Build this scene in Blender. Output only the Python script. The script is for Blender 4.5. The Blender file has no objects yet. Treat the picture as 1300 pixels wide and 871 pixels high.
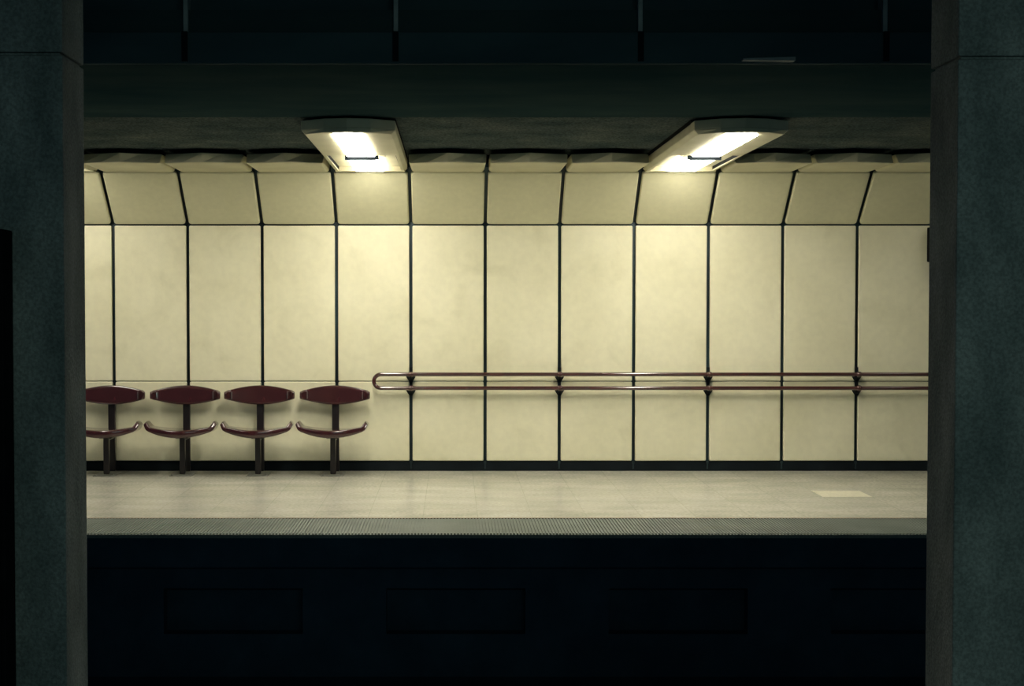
import bpy, bmesh, math, random
from mathutils import Vector, Matrix
random.seed(7)
S = bpy.context.scene
C = S.collection
PI = math.pi
EYE = 1.64

# ------------------------------------------------------------------ camera
cd = bpy.data.cameras.new('camera'); cam = bpy.data.objects.new('camera', cd); C.objects.link(cam)
cd.sensor_fit = 'HORIZONTAL'; cd.sensor_width = 36; cd.lens = 50.0
cd.shift_x = 75/1300; cd.shift_y = 0.0
cam.location = (0, 0, EYE); cam.rotation_euler = (PI/2 - math.atan(.028), 0, 0)
cd.clip_start = .05
S.camera = cam

# ------------------------------------------------------------------ world and light
w = bpy.data.worlds.new('world'); S.world = w; w.use_nodes = True
bg = w.node_tree.nodes['Background']
bg.inputs['Color'].default_value = (.04, .36, .80, 1)
bg.inputs['Strength'].default_value = .05
S.view_settings.view_transform = 'Standard'; S.view_settings.look = 'None'
S.view_settings.exposure = 0.0; S.view_settings.gamma = 1; S.view_settings.use_curve_mapping = False
LAMP = 54.0            # platform lamp diffusers
LAMP_COL = (1.0, .93, .80)
# tube row over the near platform, above and behind the camera
ld = bpy.data.lights.new('near_platform_lamp', 'AREA'); ld.shape = 'RECTANGLE'; ld.size = 6; ld.size_y = .3
ld.energy = 62; ld.color = (.70, 1.0, .90)
lo = bpy.data.objects.new('near_platform_lamp', ld); C.objects.link(lo); lo.location = (2.0, -1.2, 2.9)
lo.rotation_euler = (math.radians(35), 0, 0)

# ------------------------------------------------------------------ materials
def mat(name, col, rough=.6, metal=0, coat=0, spec=.5, emit=None, es=0):
    m = bpy.data.materials.new(name); m.use_nodes = True
    b = m.node_tree.nodes['Principled BSDF']
    b.inputs['Base Color'].default_value = (*col, 1); b.inputs['Roughness'].default_value = rough
    b.inputs['Metallic'].default_value = metal; b.inputs['Coat Weight'].default_value = coat
    b.inputs['Coat Roughness'].default_value = .06; b.inputs['Specular IOR Level'].default_value = spec
    if emit:
        b.inputs['Emission Color'].default_value = (*emit, 1); b.inputs['Emission Strength'].default_value = es
    return m

def noisy(m, c1, c2, scale=4, detail=6, lo_=.35, hi=.7, bump=0, bscale=80, stretch=(1, 1, 1), fine=None, world=False, smudge=None):
    """two-tone procedural colour with optional fine speckle and bump"""
    nt = m.node_tree; N = nt.nodes; L = nt.links; b = N['Principled BSDF']
    tc = N.new('ShaderNodeTexCoord'); mp = N.new('ShaderNodeMapping'); mp.inputs['Scale'].default_value = stretch
    if world: src = N.new('ShaderNodeNewGeometry').outputs['Position']
    else: src = tc.outputs['Object']
    L.new(src, mp.inputs['Vector'])
    n = N.new('ShaderNodeTexNoise'); n.inputs['Scale'].default_value = scale; n.inputs['Detail'].default_value = detail
    L.new(mp.outputs[0], n.inputs['Vector'])
    r = N.new('ShaderNodeValToRGB'); r.color_ramp.elements[0].position = lo_; r.color_ramp.elements[1].position = hi
    r.color_ramp.elements[0].color = (*c1, 1); r.color_ramp.elements[1].color = (*c2, 1)
    L.new(n.outputs['Fac'], r.inputs['Fac']); out = r.outputs['Color']
    if fine:
        n2 = N.new('ShaderNodeTexNoise'); n2.inputs['Scale'].default_value = fine[0]; n2.inputs['Detail'].default_value = 3
        L.new(src, n2.inputs['Vector'])
        r2 = N.new('ShaderNodeValToRGB'); r2.color_ramp.elements[0].position = .35; r2.color_ramp.elements[1].position = .65
        f = 1-fine[1]; r2.color_ramp.elements[0].color = (f, f, f, 1); r2.color_ramp.elements[1].color = (1, 1, 1, 1)
        L.new(n2.outputs['Fac'], r2.inputs['Fac'])
        mx = N.new('ShaderNodeMix'); mx.data_type = 'RGBA'; mx.blend_type = 'MULTIPLY'; mx.inputs[0].default_value = 1
        L.new(out, mx.inputs[6]); L.new(r2.outputs['Color'], mx.inputs[7]); out = mx.outputs[2]
    if smudge:      # grubby hand and shoulder marks
        n4 = N.new('ShaderNodeTexNoise'); n4.inputs['Scale'].default_value = smudge[0]; n4.inputs['Detail'].default_value = 8; n4.inputs['Distortion'].default_value = .6
        L.new(src, n4.inputs['Vector'])
        r4 = N.new('ShaderNodeValToRGB'); r4.color_ramp.elements[0].position = .56; r4.color_ramp.elements[1].position = .74
        f = 1-smudge[1]; r4.color_ramp.elements[0].color = (1, 1, 1, 1); r4.color_ramp.elements[1].color = (f, f, f*.97, 1)
        L.new(n4.outputs['Fac'], r4.inputs['Fac'])
        m4 = N.new('ShaderNodeMix'); m4.data_type = 'RGBA'; m4.blend_type = 'MULTIPLY'; m4.inputs[0].default_value = 1
        L.new(out, m4.inputs[6]); L.new(r4.outputs['Color'], m4.inputs[7]); out = m4.outputs[2]
    L.new(out, b.inputs['Base Color'])
    if bump:
        n3 = N.new('ShaderNodeTexNoise'); n3.inputs['Scale'].default_value = bscale; n3.inputs['Detail'].default_value = 5
        L.new(mp.outputs[0] if not fine else tc.outputs['Object'], n3.inputs['Vector'])
        bp = N.new('ShaderNodeBump'); bp.inputs['Strength'].default_value = bump; bp.inputs['Distance'].default_value = .01
        L.new(n3.outputs['Fac'], bp.inputs['Height']); L.new(bp.outputs['Normal'], b.inputs['Normal'])
    return out

CREAM = mat('cream_enamel', (.8, .76, .55), .38, spec=.35)
noisy(CREAM, (.70, .68, .475), (.775, .755, .545), scale=1.3, detail=7, lo_=.33, hi=.62, fine=(14, .05), bump=.05, bscale=30, world=True, smudge=(2.3, .10))
HOOD = mat('hood_enamel', (.6, .57, .38), .45); noisy(HOOD, (.56, .53, .36), (.66, .63, .44), scale=3, bump=.05, bscale=60, world=True)
SLOPE = mat('sloping_enamel', (.6, .57, .38), .5); noisy(SLOPE, (.64, .625, .41), (.70, .68, .455), scale=1.5, fine=(20, .05), bump=.05, bscale=60, world=True)
CHAN = mat('joint_channel', (.02, .045, .05), .35, metal=.3)
noisy(CHAN, (.008, .016, .019), (.030, .068, .078), scale=1.2)
BLACK = mat('black_trim', (.008, .012, .016), .8, spec=.15)
noisy(BLACK, (.003, .006, .008), (.007, .012, .015), scale=6)
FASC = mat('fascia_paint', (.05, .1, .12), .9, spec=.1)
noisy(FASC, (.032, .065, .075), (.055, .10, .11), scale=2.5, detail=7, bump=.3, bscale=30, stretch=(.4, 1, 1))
SHADE = mat('painted_shade', (.004, .005, .006), .9, spec=.1)  # near-black colour that paints shade in above hoods and inside lamp boxes
CEIL = mat('sprayed_ceiling', (.2, .21, .18), .95, spec=.0)
noisy(CEIL, (.070, .100, .105), (.15, .178, .165), scale=2, fine=(55, .55), bump=1.0, bscale=45)
CONC = mat('column_concrete', (.2, .2, .18), .9, spec=.2)
noisy(CONC, (.14, .175, .165), (.34, .38, .35), scale=5, detail=9, lo_=.3, hi=.72, fine=(90, .35), bump=.5, bscale=60, stretch=(1, 1, .45))
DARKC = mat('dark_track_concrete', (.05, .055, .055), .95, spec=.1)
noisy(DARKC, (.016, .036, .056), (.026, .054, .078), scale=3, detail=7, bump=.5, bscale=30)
CEIL_SHADE = mat('shaded_track_ceiling', (.07, .075, .07), .95, spec=.0)  # darker ceiling tone, paints in the light fading out over the track
noisy(CEIL_SHADE, (.026, .056, .062), (.044, .076, .076), scale=2.5, detail=7, bump=.5, bscale=30, stretch=(.4, 1, 1))
RED = mat('oxblood_plastic', (.045, .01, .01), .22, coat=.9)
noisy(RED, (.036, .0095, .0105), (.054, .014, .015), scale=14, detail=5)
RAIL = mat('brown_rail_enamel', (.11, .028, .025), .22, coat=1.0)
noisy(RAIL, (.044, .0125, .0115), (.066, .018, .016), scale=9, stretch=(.3, 1, 1))
POST = mat('brown_black_post', (.022, .012, .012), .4, coat=.15)
noisy(POST, (.006, .005, .006), (.014, .008, .008), scale=12)
STEEL = mat('dull_steel', (.35, .36, .34), .35, metal=.9); noisy(STEEL, (.28, .29, .27), (.42, .42, .4), scale=20)
PLATE = mat('base_plate_steel', (.10, .11, .10), .45); noisy(PLATE, (.10, .105, .09), (.20, .205, .17), scale=20)
STRAP = mat('grey_strap_paint', (.35, .4, .38), .7); noisy(STRAP, (.22, .27, .26), (.4, .45, .43), scale=8)
GLASS = mat('lit_diffuser', (.9, .9, .85), .4, emit=LAMP_COL, es=LAMP)
GLASS_REAR = mat('rear_diffuser', (.9, .9, .85), .4, emit=LAMP_COL, es=LAMP*.55)
GLASS_OLD = mat('aged_diffuser', (.9, .9, .85), .4, emit=LAMP_COL, es=LAMP*.42)
GLASS_DIM = mat('dim_diffuser', (.9, .9, .85), .4, emit=LAMP_COL, es=LAMP*.06)

# platform floor
FLOOR = mat('terrazzo_floor', (.4, .4, .33), .3, spec=.5)
col = noisy(FLOOR, (.40, .40, .335), (.565, .555, .47), scale=2.2, detail=9, lo_=.3, hi=.7, fine=(38, .28), stretch=(.8, 1.8, 1))
nt = FLOOR.node_tree; N = nt.nodes; L = nt.links; b = N['Principled BSDF']
tc = N.new('ShaderNodeTexCoord'); br = N.new('ShaderNodeTexBrick')
mp = N.new('ShaderNodeMapping'); mp.inputs['Location'].default_value = (-3.13+.42*20, -11.99+.42*30, 0)
L.new(tc.outputs['Object'], mp.inputs['Vector']); L.new(mp.outputs[0], br.inputs['Vector'])
br.offset = 0; br.inputs['Scale'].default_value = 1; br.inputs['Brick Width'].default_value = .42; br.inputs['Row Height'].default_value = .42
br.inputs['Mortar Size'].default_value = .003; br.inputs['Mortar Smooth'].default_value = .3
br.inputs['Color1'].default_value = (1, 1, 1, 1); br.inputs['Color2'].default_value = (.93, .93, .91, 1); br.inputs['Mortar'].default_value = (.72, .72, .70, 1)
mx = N.new('ShaderNodeMix'); mx.data_type = 'RGBA'; mx.blend_type = 'MULTIPLY'; mx.inputs[0].default_value = 1
L.new(col, mx.inputs[6]); L.new(br.outputs['Color'], mx.inputs[7])
# dark worn scuffs
sc = N.new('ShaderNodeTexNoise'); sc.inputs['Scale'].default_value = 3.3; sc.inputs['Detail'].default_value = 3
ms = N.new('ShaderNodeMapping'); ms.inputs['Scale'].default_value = (1.6, 3.2, 1); L.new(tc.outputs['Object'], ms.inputs['Vector']); L.new(ms.outputs[0], sc.inputs['Vector'])
rs = N.new('ShaderNodeValToRGB'); rs.color_ramp.elements[0].position = .68; rs.color_ramp.elements[1].position = .78
rs.color_ramp.elements[0].color = (1, 1, 1, 1); rs.color_ramp.elements[1].color = (.88, .88, .86, 1)
L.new(sc.outputs['Fac'], rs.inputs['Fac'])
mx2 = N.new('ShaderNodeMix'); mx2.data_type = 'RGBA'; mx2.blend_type = 'MULTIPLY'; mx2.inputs[0].default_value = 1
L.new(mx.outputs[2], mx2.inputs[6]); L.new(rs.outputs['Color'], mx2.inputs[7]); L.new(mx2.outputs[2], b.inputs['Base Color'])
rn = N.new('ShaderNodeTexNoise'); rn.inputs['Scale'].default_value = 1.7; rn.inputs['Detail'].default_value = 2
L.new(tc.outputs['Object'], rn.inputs['Vector'])
mr = N.new('ShaderNodeMapRange'); mr.inputs['To Min'].default_value = .14; mr.inputs['To Max'].default_value = .34
L.new(rn.outputs['Fac'], mr.inputs['Value']); b.inputs['Roughness'].default_value = .24
STRIP = mat('ribbed_edge_rubber', (.2, .24, .2), .5); noisy(STRIP, (.105, .13, .112), (.155, .185, .158), scale=3, fine=(60, .2))
BROWN = mat('brown_joint_strip', (.22, .14, .09), .7); noisy(BROWN, (.17, .12, .08), (.26, .17, .12), scale=6)
PALE = mat('pale_floor_tile', (.55, .54, .42), .35); noisy(PALE, (.62, .60, .46), (.74, .71, .55), scale=6, fine=(40, .2))
DECK = mat('dark_cabinet_paint', (.012, .014, .016), .8, spec=.1); noisy(DECK, (.003, .004, .005), (.007, .008, .009), scale=9)

# ------------------------------------------------------------------ helpers
def obj(name, bm, m, parent=None, smooth=False, bevel=0, seg=2):
    me = bpy.data.meshes.new(name); bmesh.ops.recalc_face_normals(bm, faces=bm.faces); bm.to_mesh(me); bm.free()
    me.materials.append(m)
    o = bpy.data.objects.new(name, me); C.objects.link(o)
    if parent: o.parent = parent
    if smooth:
        for p in me.polygons: p.use_smooth = True
    if bevel:
        md = o.modifiers.new('bevel', 'BEVEL'); md.width = bevel; md.segments = seg; md.limit_method = 'ANGLE'; md.angle_limit = math.radians(30)
    return o
def thing(name, label, cat, loc=(0, 0, 0), group=None):
    o = bpy.data.objects.new(name, None); C.objects.link(o); o.location = loc; o.empty_display_size = .1
    return tag(o, label, cat, group)
def tag(o, label, cat, group=None):
    o['label'] = label; o['category'] = cat
    if group: o['group'] = group
    return o
def struct(name, bm, m, **k):
    o = obj(name, bm, m, **k); o['kind'] = 'structure'; return o
def box(bm, x0, x1, y0, y1, z0, z1):
    v = [bm.verts.new(p) for p in ((x0,y0,z0),(x1,y0,z0),(x1,y1,z0),(x0,y1,z0),(x0,y0,z1),(x1,y0,z1),(x1,y1,z1),(x0,y1,z1))]
    for f in ((0,3,2,1),(4,5,6,7),(0,1,5,4),(1,2,6,5),(2,3,7,6),(3,0,4,7)): bm.faces.new([v[i] for i in f])
    return bm
def B(*a): return box(bmesh.new(), *a)
def rings(bm, rs, cap=True, closed=False):
    V = [[bm.verts.new(p) for p in r] for r in rs]; n = len(V[0])
    pairs = list(zip(V, V[1:])) + ([(V[-1], V[0])] if closed else [])
    for a, c in pairs:
        for i in range(n): bm.faces.new((a[i], a[(i+1) % n], c[(i+1) % n], c[i]))
    if cap and not closed: bm.faces.new(V[0][::-1]); bm.faces.new(V[-1])
    return bm
def tube(bm, pts, r, n=14):
    pts = [Vector(p) for p in pts]; rs = []; ref = None
    for i, p in enumerate(pts):
        t = (pts[min(i+1, len(pts)-1)] - pts[max(i-1, 0)]).normalized()
        if ref is None: ref = t.orthogonal().normalized()
        ref = (ref - t*ref.dot(t)).normalized(); s = t.cross(ref)
        rs.append([p + ref*math.cos(2*PI*k/n)*r + s*math.sin(2*PI*k/n)*r for k in range(n)])
    return rings(bm, rs)
def plate(w_, h, t, rc, rb, M):
    """enamelled panel: rounded corners rc, rounded front rim rb; front faces local -y, z' runs 0..h"""
    bm = bmesh.new(); rs = []
    prof = [(rb*(1-math.sin(a)), rb*(1-math.cos(a))) for a in (0, PI/8, PI/4, 3*PI/8, PI/2)] + [(0, t)]
    for ins, dep in prof:
        r = max(rc-ins, .001); hw = w_/2-ins; ring = []
        for cx, cz, a0 in ((hw-r, h-ins-r, 0), (-hw+r, h-ins-r, PI/2), (-hw+r, ins+r, PI), (hw-r, ins+r, 1.5*PI)):
            for k in range(5):
                a = a0+k*PI/8; ring.append(M @ Vector((cx+r*math.cos(a), dep, cz+r*math.sin(a))))
        rs.append(ring)
    return rings(bm, rs)

# ------------------------------------------------------------------ setting
YW, YE = 13.86, 10.07          # face of the cladding, platform edge
X0, X1 = -6.6, 8.0
ZC = 3.012
Y_SL, Z_S0, Z_S1 = 13.38, 2.398, 2.866
PITCH = .7245
JX = lambda k: -3.308 + PITCH*k

f_ = B(X0, X1, 10.83, YW+.25, -.24, 0); struct('floor', f_, FLOOR)
struct('trim_1', B(X0, X1, 10.81, 10.83, -.24, .001), BROWN)
# ribbed strip along the platform edge: base slab and ribs in one mesh
bm = B(X0, X1, YE, 10.81, -.03, -.006)
x = -4.2
while x < 4.9:
    box(bm, x, x+.0125, YE+.012, 10.80, -.006, .001); x += .0235
struct('trim_2', bm, STRIP)
# wall below the platform, with shallow recesses
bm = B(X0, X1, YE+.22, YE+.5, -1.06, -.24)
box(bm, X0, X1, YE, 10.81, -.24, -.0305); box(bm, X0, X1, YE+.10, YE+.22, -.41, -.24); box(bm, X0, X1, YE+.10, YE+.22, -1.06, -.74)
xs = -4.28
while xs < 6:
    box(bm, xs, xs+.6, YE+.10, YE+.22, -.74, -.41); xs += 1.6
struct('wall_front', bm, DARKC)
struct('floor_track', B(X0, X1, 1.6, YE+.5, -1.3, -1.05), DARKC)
struct('floor_near', B(X0, X1, -2.5, 2.1, -1.3, 0), DARKC)
# wall backing behind the cladding
bm = bmesh.new(); yb = YW+.045
prof = [(yb, 0), (yb, Z_S0+.03), (Y_SL+.05, Z_S1+.055), (Y_SL+.05, ZC), (yb+.3, ZC), (yb+.3, 0)]
rings(bm, [[(X0, y, z) for y, z in prof], [(X1, y, z) for y, z in prof]])
struct('wall_far', bm, CHAN)
struct('baseboard_far', B(X0, X1, YW+.012, YW+.05, 0, .094), BLACK, bevel=.004)
# ceilings
struct('ceiling', B(X0, X1, 10.45, YW+.35, ZC, ZC+.3), CEIL)
struct('ceiling_track', B(X0, X1, 8.17, 10.45, ZC-.012, ZC+.3), CEIL_SHADE)
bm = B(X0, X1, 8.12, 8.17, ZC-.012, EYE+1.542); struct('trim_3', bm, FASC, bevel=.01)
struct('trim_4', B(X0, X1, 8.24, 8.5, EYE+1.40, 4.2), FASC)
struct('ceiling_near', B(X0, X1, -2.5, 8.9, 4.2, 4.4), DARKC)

# ------------------------------------------------------------------ cladding bays
bay_label = {
 -1: 'cream wall cladding bay hidden left of the first seat, behind the left concrete column',
 0: 'leftmost cream wall cladding bay, a narrow strip beside the left concrete column',
 1: 'cream wall cladding bay between the first and second oxblood seats from the left',
 2: 'cream wall cladding bay between the second and third oxblood seats from the left',
 3: 'cream wall cladding bay between the third and fourth oxblood seats from the left',
 4: 'cream wall cladding bay under the left ceiling light, crossed by the rounded rail end',
 5: 'bright cream cladding bay immediately right of the bay below the left ceiling light',
 6: 'cream cladding bay midway between the two lights, with faint smudges above the rail, left of centre joint',
 7: 'cream cladding bay immediately left of the bay below the right ceiling light, smudged above rail',
 8: 'cream wall cladding bay directly under the right ceiling light',
 9: 'cream cladding bay immediately right of the bay below the right ceiling light',
 10: 'third cream cladding bay from the right concrete column side, second right of the right light',
 11: 'rightmost fully seen cream cladding bay, beside the right column and the black wall box',
 12: 'cream cladding bay behind the right concrete column, right of the black wall box',
}
bay_label[10] = 'dimmer cream cladding bay, second to the left of the right concrete column'
bay_label[11] = 'dim cream cladding bay touching the right concrete column, next to the black wall box'
bay_label[6] = 'cream cladding bay midway between the two ceiling lights, two bays right of the left light'
W_ = PITCH - .031
sl_len = math.hypot(YW-Y_SL, Z_S1-Z_S0)
dz = Vector((0, -(YW-Y_SL), Z_S1-Z_S0)).normalized(); nb = Vector((1, 0, 0)).cross(dz)   # local y' points behind
nb = Vector((0, dz.z, -dz.y))

def hood_rings(yr, yfe, yfc, zb, zt, y_bot, ins=.028, zrear=None):
    hw = W_/2
    def ring(h, re, fe, fc, z, zr=None):   # plan outline, shallow peak in the middle of the front
        zr = z if zr is None else zr
        return [(-h, re, zr), (-h, fe, z), (-h*.5, (fe+fc)/2, z), (0, fc, z), (h*.5, (fe+fc)/2, z), (h, fe, z), (h, re, zr)]
    return [ring(hw-ins, yr, y_bot, y_bot-.02, zb, zrear), ring(hw-.006, yr, 12.67, 12.62, zb+.007, (zrear or zb)+.02), ring(hw, yr, yfe, yfc, zt)]

def make_hood(parent):
    bm = rings(bmesh.new(), hood_rings(Y_SL-.002, 12.75, 12.60, 2.877, 2.970, 12.69, zrear=2.868))
    h = obj('hood', bm, HOOD, parent, bevel=.007)
    hw = W_/2+.012
    prof = [(-hw, Y_SL+.04), (-hw, 13.22), (-hw*.5, 13.12), (0, 13.08), (hw*.5, 13.12), (hw, 13.22), (hw, Y_SL+.04)]
    g = obj('shade_collar', rings(bmesh.new(), [[(x, y, 2.955) for x, y in prof], [(x, y, ZC) for x, y in prof]]), SHADE, h)  # dark collar painting in the shade between hood and ceiling
    return h

def make_bay(xc, label, hood=True):
    t = thing('wall_cladding', label, 'wall panel', (xc, 0, 0), 'cream cladding bays along the far wall')
    Mv = lambda z: Matrix.Translation((0, YW, z))
    obj('lower_panel', plate(W_, .877-.100-.003, .035, .012, .009, Mv(.100)), CREAM, t, smooth=True)
    obj('middle_panel', plate(W_, 2.398-.877-.007, .035, .012, .009, Mv(.880)), CREAM, t, smooth=True)
    M = Matrix(((1, 0, 0, 0), (0, nb.y, dz.y, YW), (0, nb.z, dz.z, Z_S0), (0, 0, 0, 1))) @ Matrix.Translation((0, 0, .006))
    obj('sloping_panel', plate(W_, sl_len-.012, .035, .03, .016, M), SLOPE, t, smooth=True)
    if hood: make_hood(t)
    return t
def flat_auto(o):
    for p in o.data.polygons:
        if len(p.vertices) > 4: p.use_smooth = False
proto = make_bay(0, bay_label[1])
for ch in proto.children:
    flat_auto(ch)
hoodproto = [c for c in proto.children if c.name.startswith('hood')][0]
LIT = (0, 4, 8, 12)
for b_ in range(-1, 13):
    if b_ == 1: t = proto
    else:
        t = proto.copy(); C.objects.link(t)
        for ch in proto.children:
            if ch is hoodproto and b_ in LIT: continue
            c = ch.copy(); C.objects.link(c); c.parent = t
            for g in ch.children:
                d = g.copy(); C.objects.link(d); d.parent = c
    t.location = ((JX(b_-1)+JX(b_))/2, 0, 0); t['label'] = bay_label[b_]

# small clips where the skirting lengths meet under each joint
for k in range(-1, 12):
    bm = bmesh.new(); box(bm, JX(k)-.006, JX(k)+.006, YW+.004, YW+.016, .02, .075); box(bm, JX(k)-.012, JX(k)+.012, YW-.0, YW+.012, .074, .098)
    o = obj('skirting_clip', bm, CHAN)
    where = {3: 'behind the fourth seat', 4: 'below the left end bracket of the handrail'}
    names = {-1: 'hidden behind the left concrete column', 0: 'behind the first oxblood seat', 1: 'behind the second oxblood seat', 2: 'behind the third oxblood seat',
             3: 'behind the fourth oxblood seat', 4: 'below the leftmost handrail bracket', 5: 'one joint right of the leftmost handrail bracket',
             6: 'below the second handrail bracket', 7: 'one joint left of the third handrail bracket', 8: 'below the third handrail bracket',
             9: 'one joint right of the third handrail bracket', 10: 'below the fourth handrail bracket', 11: 'beside the right concrete column'}
    tag(o, 'small grey clip on black skirting ' + names[k], 'clip', 'skirting clips at the panel joints')

# ------------------------------------------------------------------ platform lights
def make_light(b_, label, flip, GLASS=GLASS):
    xc = (JX(b_-1)+JX(b_))/2; s = -1 if flip else 1
    t = thing('ceiling_light', label, 'light', (xc, 0, 0), 'box lights over the platform')
    hw = W_/2; zb, zm, zt = 2.884, 2.914, 2.985
    bm = bmesh.new()
    # upper body
    pr = [(-hw, Y_SL-.002), (-hw, 10.52), (-hw*.5, 10.40), (0, 10.36), (hw*.5, 10.40), (hw, 10.52), (hw, Y_SL-.002)]
    rings(bm, [[(x, y, zm) for x, y in pr], [(x, y, zt) for x, y in pr]])
    hs = obj('housing', bm, HOOD, t, bevel=.006)
    # front cover with chamfered rim
    pb = [(-hw+.03, 12.03), (-hw+.03, 10.53), (-hw*.5, 10.405), (0, 10.365), (hw*.5, 10.405), (hw-.03, 10.53), (hw-.03, 12.03)]
    pm = [(-hw, 12.03)] + pr[1:-1] + [(hw, 12.03)]
    bm = rings(bmesh.new(), [[(x, y, zb) for x, y in pb], [(x, y, zm) for x, y in pm]])
    obj('front_cover', bm, HOOD, t, bevel=.003)
    for q in (-1, 1):
        xi, xo, xb = hw-.055, hw, hw-.03
        sec = [(q*xi, zm), (q*xi, zb), (q*xb, zb), (q*xo, zm)]
        obj('side_rail', rings(bmesh.new(), [[(x, 12.03, z) for x, z in sec], [(x, Y_SL-.004, z-.012) for x, z in sec]]), HOOD, t)
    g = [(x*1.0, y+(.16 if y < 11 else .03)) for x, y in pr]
    obj('shade_collar', rings(bmesh.new(), [[(x, y, zt-.01) for x, y in g], [(x, y, ZC) for x, y in g]]), SHADE, t)  # black collar added as painted shade over the housing
    # diffusers
    d1 = obj('diffuser', B(-.117, .117, 10.50, 11.99, zb-.012, zb+.002), GLASS, t, bevel=.004)
    d2 = obj('diffuser', B(-.128, .128, 12.09, 13.28, 2.866, 2.888), GLASS if GLASS is not globals()['GLASS'] else GLASS_REAR, t, bevel=.006)
    obj('diffuser_tray', B(-.115, .115, 12.10, 13.27, 2.888, zm), HOOD, t)
    obj('end_filler', B(-hw+.02, hw-.02, 13.29, Y_SL-.003, 2.869, zm), HOOD, t)
    for q in (-1, 1):
        obj('shade_strip', B(min(q*(hw-.059), q*(hw-.0545)), max(q*(hw-.059), q*(hw-.0545)), 12.03, 13.27, zb+.002, zm), SHADE, t)  # added black strip, paints shade onto the lamp-facing side of the rail
    bm = B(min(s*-.14, s*.125), max(s*-.14, s*.125), 12.045, 12.065, 2.848, 2.889)
    box(bm, -.13, -.11, 12.03, 12.05, 2.868, 2.90); box(bm, .09, .11, 12.03, 12.05, 2.868, 2.90)
    br_ = obj('lamp_bracket', bm, BLACK, t)
    kb = obj('knob', tube(bmesh.new(), [(s*.118, 12.04, 2.868), (s*.146, 12.04, 2.868)], .02), BLACK, br_)
    obj('latch_tab', B(min(s*.155, s*.205), max(s*.155, s*.205), 12.03, 12.05, zb-.008, zb+.0), CREAM, t)
    return t
make_light(4, 'long pale box ceiling light above the rounded left end of the handrail', False)
make_light(8, 'long pale box ceiling light, the right one of the two glowing lights', True)
make_light(0, 'long pale box ceiling light mostly hidden behind the left concrete column', False, GLASS_OLD)
make_light(12, 'long pale box ceiling light hidden behind the right concrete column', True, GLASS_DIM)

# ------------------------------------------------------------------ handrail
zt_, zb_, yr_, rr_ = .951, .817, YW-.10, .0195
rail = thing('handrail', 'brown double tube handrail with rounded left end fixed along the cream wall', 'handrail', (JX(4), YW, 0))
rail_o = rail.location
def rl(p): return (p[0]-rail_o.x, p[1]-rail_o.y, p[2])
pts = [(6.3, yr_, zt_)]
xx = 6.0
while xx > -.68: pts.append((xx, yr_, zt_)); xx -= .4
cz, cr = (zt_+zb_)/2, (zt_-zb_)/2
for k in range(0, 19):
    a = PI/2 + PI*k/18; pts.append((-.698+cr*math.cos(a), yr_, cz+cr*math.sin(a)))
xx = -.5
while xx < 6.2: pts.append((xx, yr_, zb_)); xx += .4
pts.append((6.3, yr_, zb_))
obj('rail_tube', tube(bmesh.new(), [rl(p) for p in pts], rr_, 20), RAIL, rail, smooth=True)
for k in (4, 6, 8, 10):
    xj = JX(k)
    bm = bmesh.new()
    box(bm, *(xj-.014-rail_o.x, xj+.014-rail_o.x), -.012, .03, .74, 1.015)
    for z in (zt_, zb_):
        # tapered arm from the wall plate to the tube, widening to the wall
        h1 = [(xj-.011, -.008, z-.060), (xj+.011, -.008, z-.060), (xj+.011, -.008, z+.012), (xj-.011, -.008, z+.012)]
        h2 = [(xj-.011, -.092, z-.026), (xj+.011, -.092, z-.026), (xj+.011, -.092, z-.002), (xj-.011, -.092, z-.002)]
        rings(bm, [[(x-rail_o.x, y, zz) for x, y, zz in h1], [(x-rail_o.x, y, zz) for x, y, zz in h2]])
        for q in (-1, 1):
            gpts = [(q*.011, -.002, z-.085), (q*.011, -.002, z-.012), (q*.048, -.002, z-.028)]
            rings(bm, [[(xj-rail_o.x+a, y, c) for a, y, c in gpts], [(xj-rail_o.x+a*.6, y-.05, z-.024+(c-z+.024)*.3) for a, y, c in gpts]])
    bk = obj('bracket', bm, BLACK, rail, bevel=.002)
    for z in (zt_, zb_):
        cx = xj-rail_o.x
        prof = [(.026*math.sin(a*PI/16), .012+.0155*math.cos(a*PI/16)) for a in range(-7, 8)]
        rs = [[(cx+dx, yr_-rail_o.y+r*math.cos(2*PI*i/20), z+r*math.sin(2*PI*i/20)) for i in range(20)] for dx, r in prof]
        obj('collar', rings(bmesh.new(), rs), RAIL, bk, smooth=True)

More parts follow.
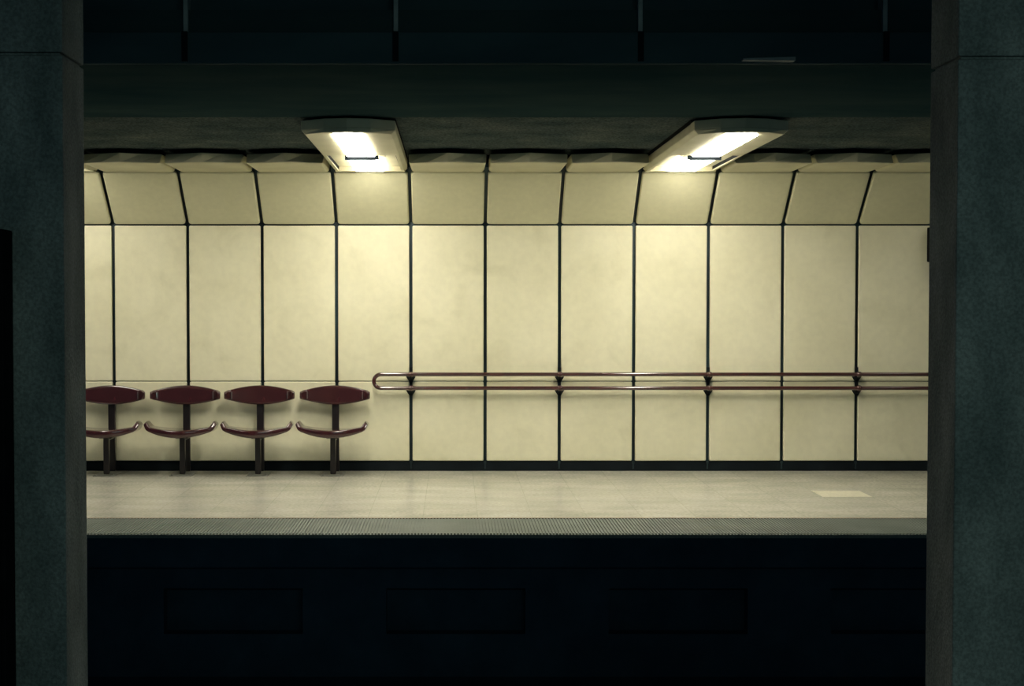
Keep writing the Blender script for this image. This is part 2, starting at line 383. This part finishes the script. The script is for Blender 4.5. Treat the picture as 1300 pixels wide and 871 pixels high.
# ------------------------------------------------------------------ seats
def shell(width, hd0, hd1, t0, t1, sag, lip_len, lip_ang, ex=.45, ez=.55, dish_=.014):
    """canoe-shaped shell. returns bmesh in local frame: x across, a = across the short way, n = face normal (lips fold to +n)"""
    n = 44; L_ = width/2
    # centre line
    path = []; flat = L_-lip_len*math.cos(lip_ang)
    for i in range(17):
        x_ = flat*i/16; path.append((x_, sag*(x_/flat)**2))
    th0 = math.atan(2*sag/flat)
    steps = 8; x_, z_ = path[-1]
    for i in range(steps):
        th = th0 + (lip_ang-th0)*min(1, (i+1)/2.0); x_ += lip_len/steps*math.cos(th); z_ += lip_len/steps*math.sin(th); path.append((x_, z_))
    k_ = L_/path[-1][0]; path = [(a*k_, c) for a, c in path]
    tot = [0]
    for p, q in zip(path, path[1:]): tot.append(tot[-1]+math.dist(p, q))
    full = [(-x_, z_, -s) for (x_, z_), s in zip(path[::-1], tot[::-1])][:-1] + [(x_, z_, s) for (x_, z_), s in zip(path, tot)]
    T = tot[-1]; secs = []; lens = len(full)
    for i, (x_, z_, s) in enumerate(full):
        a_, c_ = full[max(0, i-1)], full[min(lens-1, i+1)]
        tx, tz = c_[0]-a_[0], c_[1]-a_[1]; l = math.hypot(tx, tz); nx, nz = -tz/l, tx/l
        u = min(1, abs(s)/T); e = 1-u**1.9
        hd = hd1+(hd0-hd1)*e; tk = t1+(t0-t1)*e
        # rounding of the very ends
        if u > .985: hd *= .86; tk *= .6
        ring = []
        for k in range(n):
            a = 2*PI*k/n; ca, sa = math.cos(a), math.sin(a)
            pa = math.copysign(abs(ca)**ex, ca)*hd; pn = math.copysign(abs(sa)**ez, sa)*tk/2
            dish = -dish_*e*(1-(pa/hd)**2) if sa > 0 else 0
            off = pn-tk/2+dish
            ring.append((x_+nx*off, pa, z_+nz*off))
        secs.append(ring)
    return secs

def make_seat(label):
    t = thing('platform_seat', label, 'seat', (0, 0, 0), 'oxblood moulded seats along the far wall')
    # seat pan: short way = y ; top at z .45
    secs = shell(.632, .205, .085, .084, .040, .022, .064, math.radians(52), .3, .32)
    rs = [[(x, -.365+a*(1.0), .452+n_-(.012*(a/.2) if a > 0 else 0)) for x, a, n_ in r] for r in secs]
    pan = obj('seat_pan', rings(bmesh.new(), rs), RED, t, smooth=True)
    # backrest: short way = z, normal towards the viewer, leaning back slightly
    secs = shell(.640, .093, .032, .056, .030, .008, .062, math.radians(54), .4, .5, .004)
    rs = [[(x, -.135-n_+a*.10, .752+a) for x, a, n_ in r] for r in secs]
    bk = obj('backrest', rings(bmesh.new(), rs), RED, t, smooth=True)
    for q in (-1, 1):       # metal-edged clips on the folded ends
        bm = bmesh.new()
        box(bm, min(q*.264, q*.270), max(q*.264, q*.270), -.168, -.146, .716, .788)
        obj('end_clip', bm, STEEL, bk, bevel=.002)
    bm = B(-.026, .026, -.335, -.285, .01, .40); obj('front_post', bm, POST, t, bevel=.006)
    bm = B(-.033, .033, -.105, -.065, .01, .80); box(bm, -.05, .05, -.110, -.104, .70, .80); obj('rear_post', bm, POST, t, bevel=.005)
    bm = B(-.06, .06, -.36, -.19, .350, .375); box(bm, -.025, .025, -.30, -.08, .33, .357)
    obj('seat_bracket', bm, POST, t, bevel=.004)
    bp = obj('base_plate', B(-.105, .105, -.43, -.12, 0, .008), PLATE, t, bevel=.003)
    for q in (-1, 1):
        bm = bmesh.new()
        rings(bm, [[(q*.085+.01*math.cos(a*PI/3), -.41+.01*math.sin(a*PI/3), z) for a in range(6)] for z in (.008, .016)])
        obj('bolt', bm, PLATE, bp)
    return t
seat_labels = ['oxblood moulded seat partly hidden behind the left concrete column',
               'oxblood moulded seat on a post, second of the four from the left column',
               'oxblood moulded seat on a post, third from left, directly left of the rail-side seat',
               'oxblood moulded seat on a post, nearest to the rounded end of the handrail']
sp = make_seat(seat_labels[0])
for k in range(4):
    if k == 0: s_ = sp
    else:
        s_ = sp.copy(); C.objects.link(s_)
        for ch in sp.children:
            c = ch.copy(); C.objects.link(c); c.parent = s_
            for g in ch.children:
                d = g.copy(); C.objects.link(d); d.parent = c
        s_['label'] = seat_labels[k]
    s_.location = (JX(k) + (-.012 if k == 2 else 0), YW, 0)
    s_.rotation_euler.z = (0, .006, .03, -.03)[k]

# ------------------------------------------------------------------ floor tile, wall box
o = obj('floor_tile', B(3.13, 3.55, 11.99, 12.40, -.01, .0015), PALE); tag(o, 'pale square floor tile, brighter than the floor around it, near the right column', 'tile')
sb = thing('wall_box', 'black box mounted high on the cream wall beside the right concrete column', 'wall box', (4.79, YW, 2.21))
obj('casing', B(-.185, .185, -.20, -.015, -.17, .165), DECK, sb, bevel=.01)
obj('mounting_plate', B(-.08, .08, -.015, 0, -.1, .1), DECK, sb)
obj('top_hook', B(-.155, -.13, -.11, -.09, .165, .195), STEEL, sb)

# ------------------------------------------------------------------ beam hangers and pale strip
for px, lab in ((-1.522, 'grey strap hanger on the dark beam above the seats, leftmost of four'), (-.325, 'grey strap hanger on the dark beam above the left ceiling light, second from left'),
                (1.067, 'grey strap hanger on the dark beam left of the right ceiling light, third from left'), (2.46, 'grey strap hanger on the dark beam near the right column, rightmost of four')):
    t = thing('beam_hanger', lab, 'hanger', (px, 8.12, EYE+1.542), 'strap hangers on the dark beam')
    obj('strap', B(-.013, .013, .02, .12, 0, .95), STRAP, t, bevel=.003)
    obj('beam_clamp', B(-.016, .016, -.014, 0, -.17, 0), BLACK, t, bevel=.002)
o = obj('cable_tray', rings(bmesh.new(), [[(1.64, 8.07, 3.022), (1.64, 8.12, 3.022), (1.64, 8.12, 3.012), (1.64, 8.07, 3.012)], [(1.93, 8.05, 3.028), (1.93, 8.12, 3.028), (1.93, 8.12, 3.006), (1.93, 8.05, 3.006)]]), STRAP)
tag(o, 'short narrow pale metal bar on the dark beam above the right light', 'metal bar')

# ------------------------------------------------------------------ columns
def column(x0, x1, label, grooves):
    t = thing('concrete_column', label, 'column', ((x0+x1)/2, 5.66, -1.05))
    cx, cy, cz_ = t.location
    bm = bmesh.new(); zs = sorted(grooves); lo = -1.05
    for z in zs + [4.2]:
        box(bm, x0-cx, x1-cx, 5.50-cy, 5.82-cy, lo-cz_, z-.006-cz_)
        if z < 4.2: box(bm, x0-cx+.012, x1-cx-.012, 5.512-cy, 5.808-cy, z-.006-cz_, z+.006-cz_)
        lo = z+.006
    obj('shaft', bm, CONC, t, bevel=.006)
    return t
cl = column(-2.35, -1.503, 'rough dark concrete column at the left, half hiding the first seat', [2.60])
cr_ = column(1.945, 2.75, 'rough dark concrete column at the right, in front of the black wall box', [2.585])
cb = thing('dark_cabinet', 'tall black cabinet on the front of the left concrete column', 'cabinet', (-2.0, 5.50, -1.05))
obj('body', B(-.30, .304, -.13, -.01, 0, 2.97), DECK, cb, bevel=.008)
dr = obj('door', B(-.285, .285, -.145, -.13, .05, 2.92), DECK, cb, bevel=.004)
obj('handle', tube(bmesh.new(), [(.25, -.153, 1.5), (.25, -.153, 1.68)], .008), STEEL, dr)
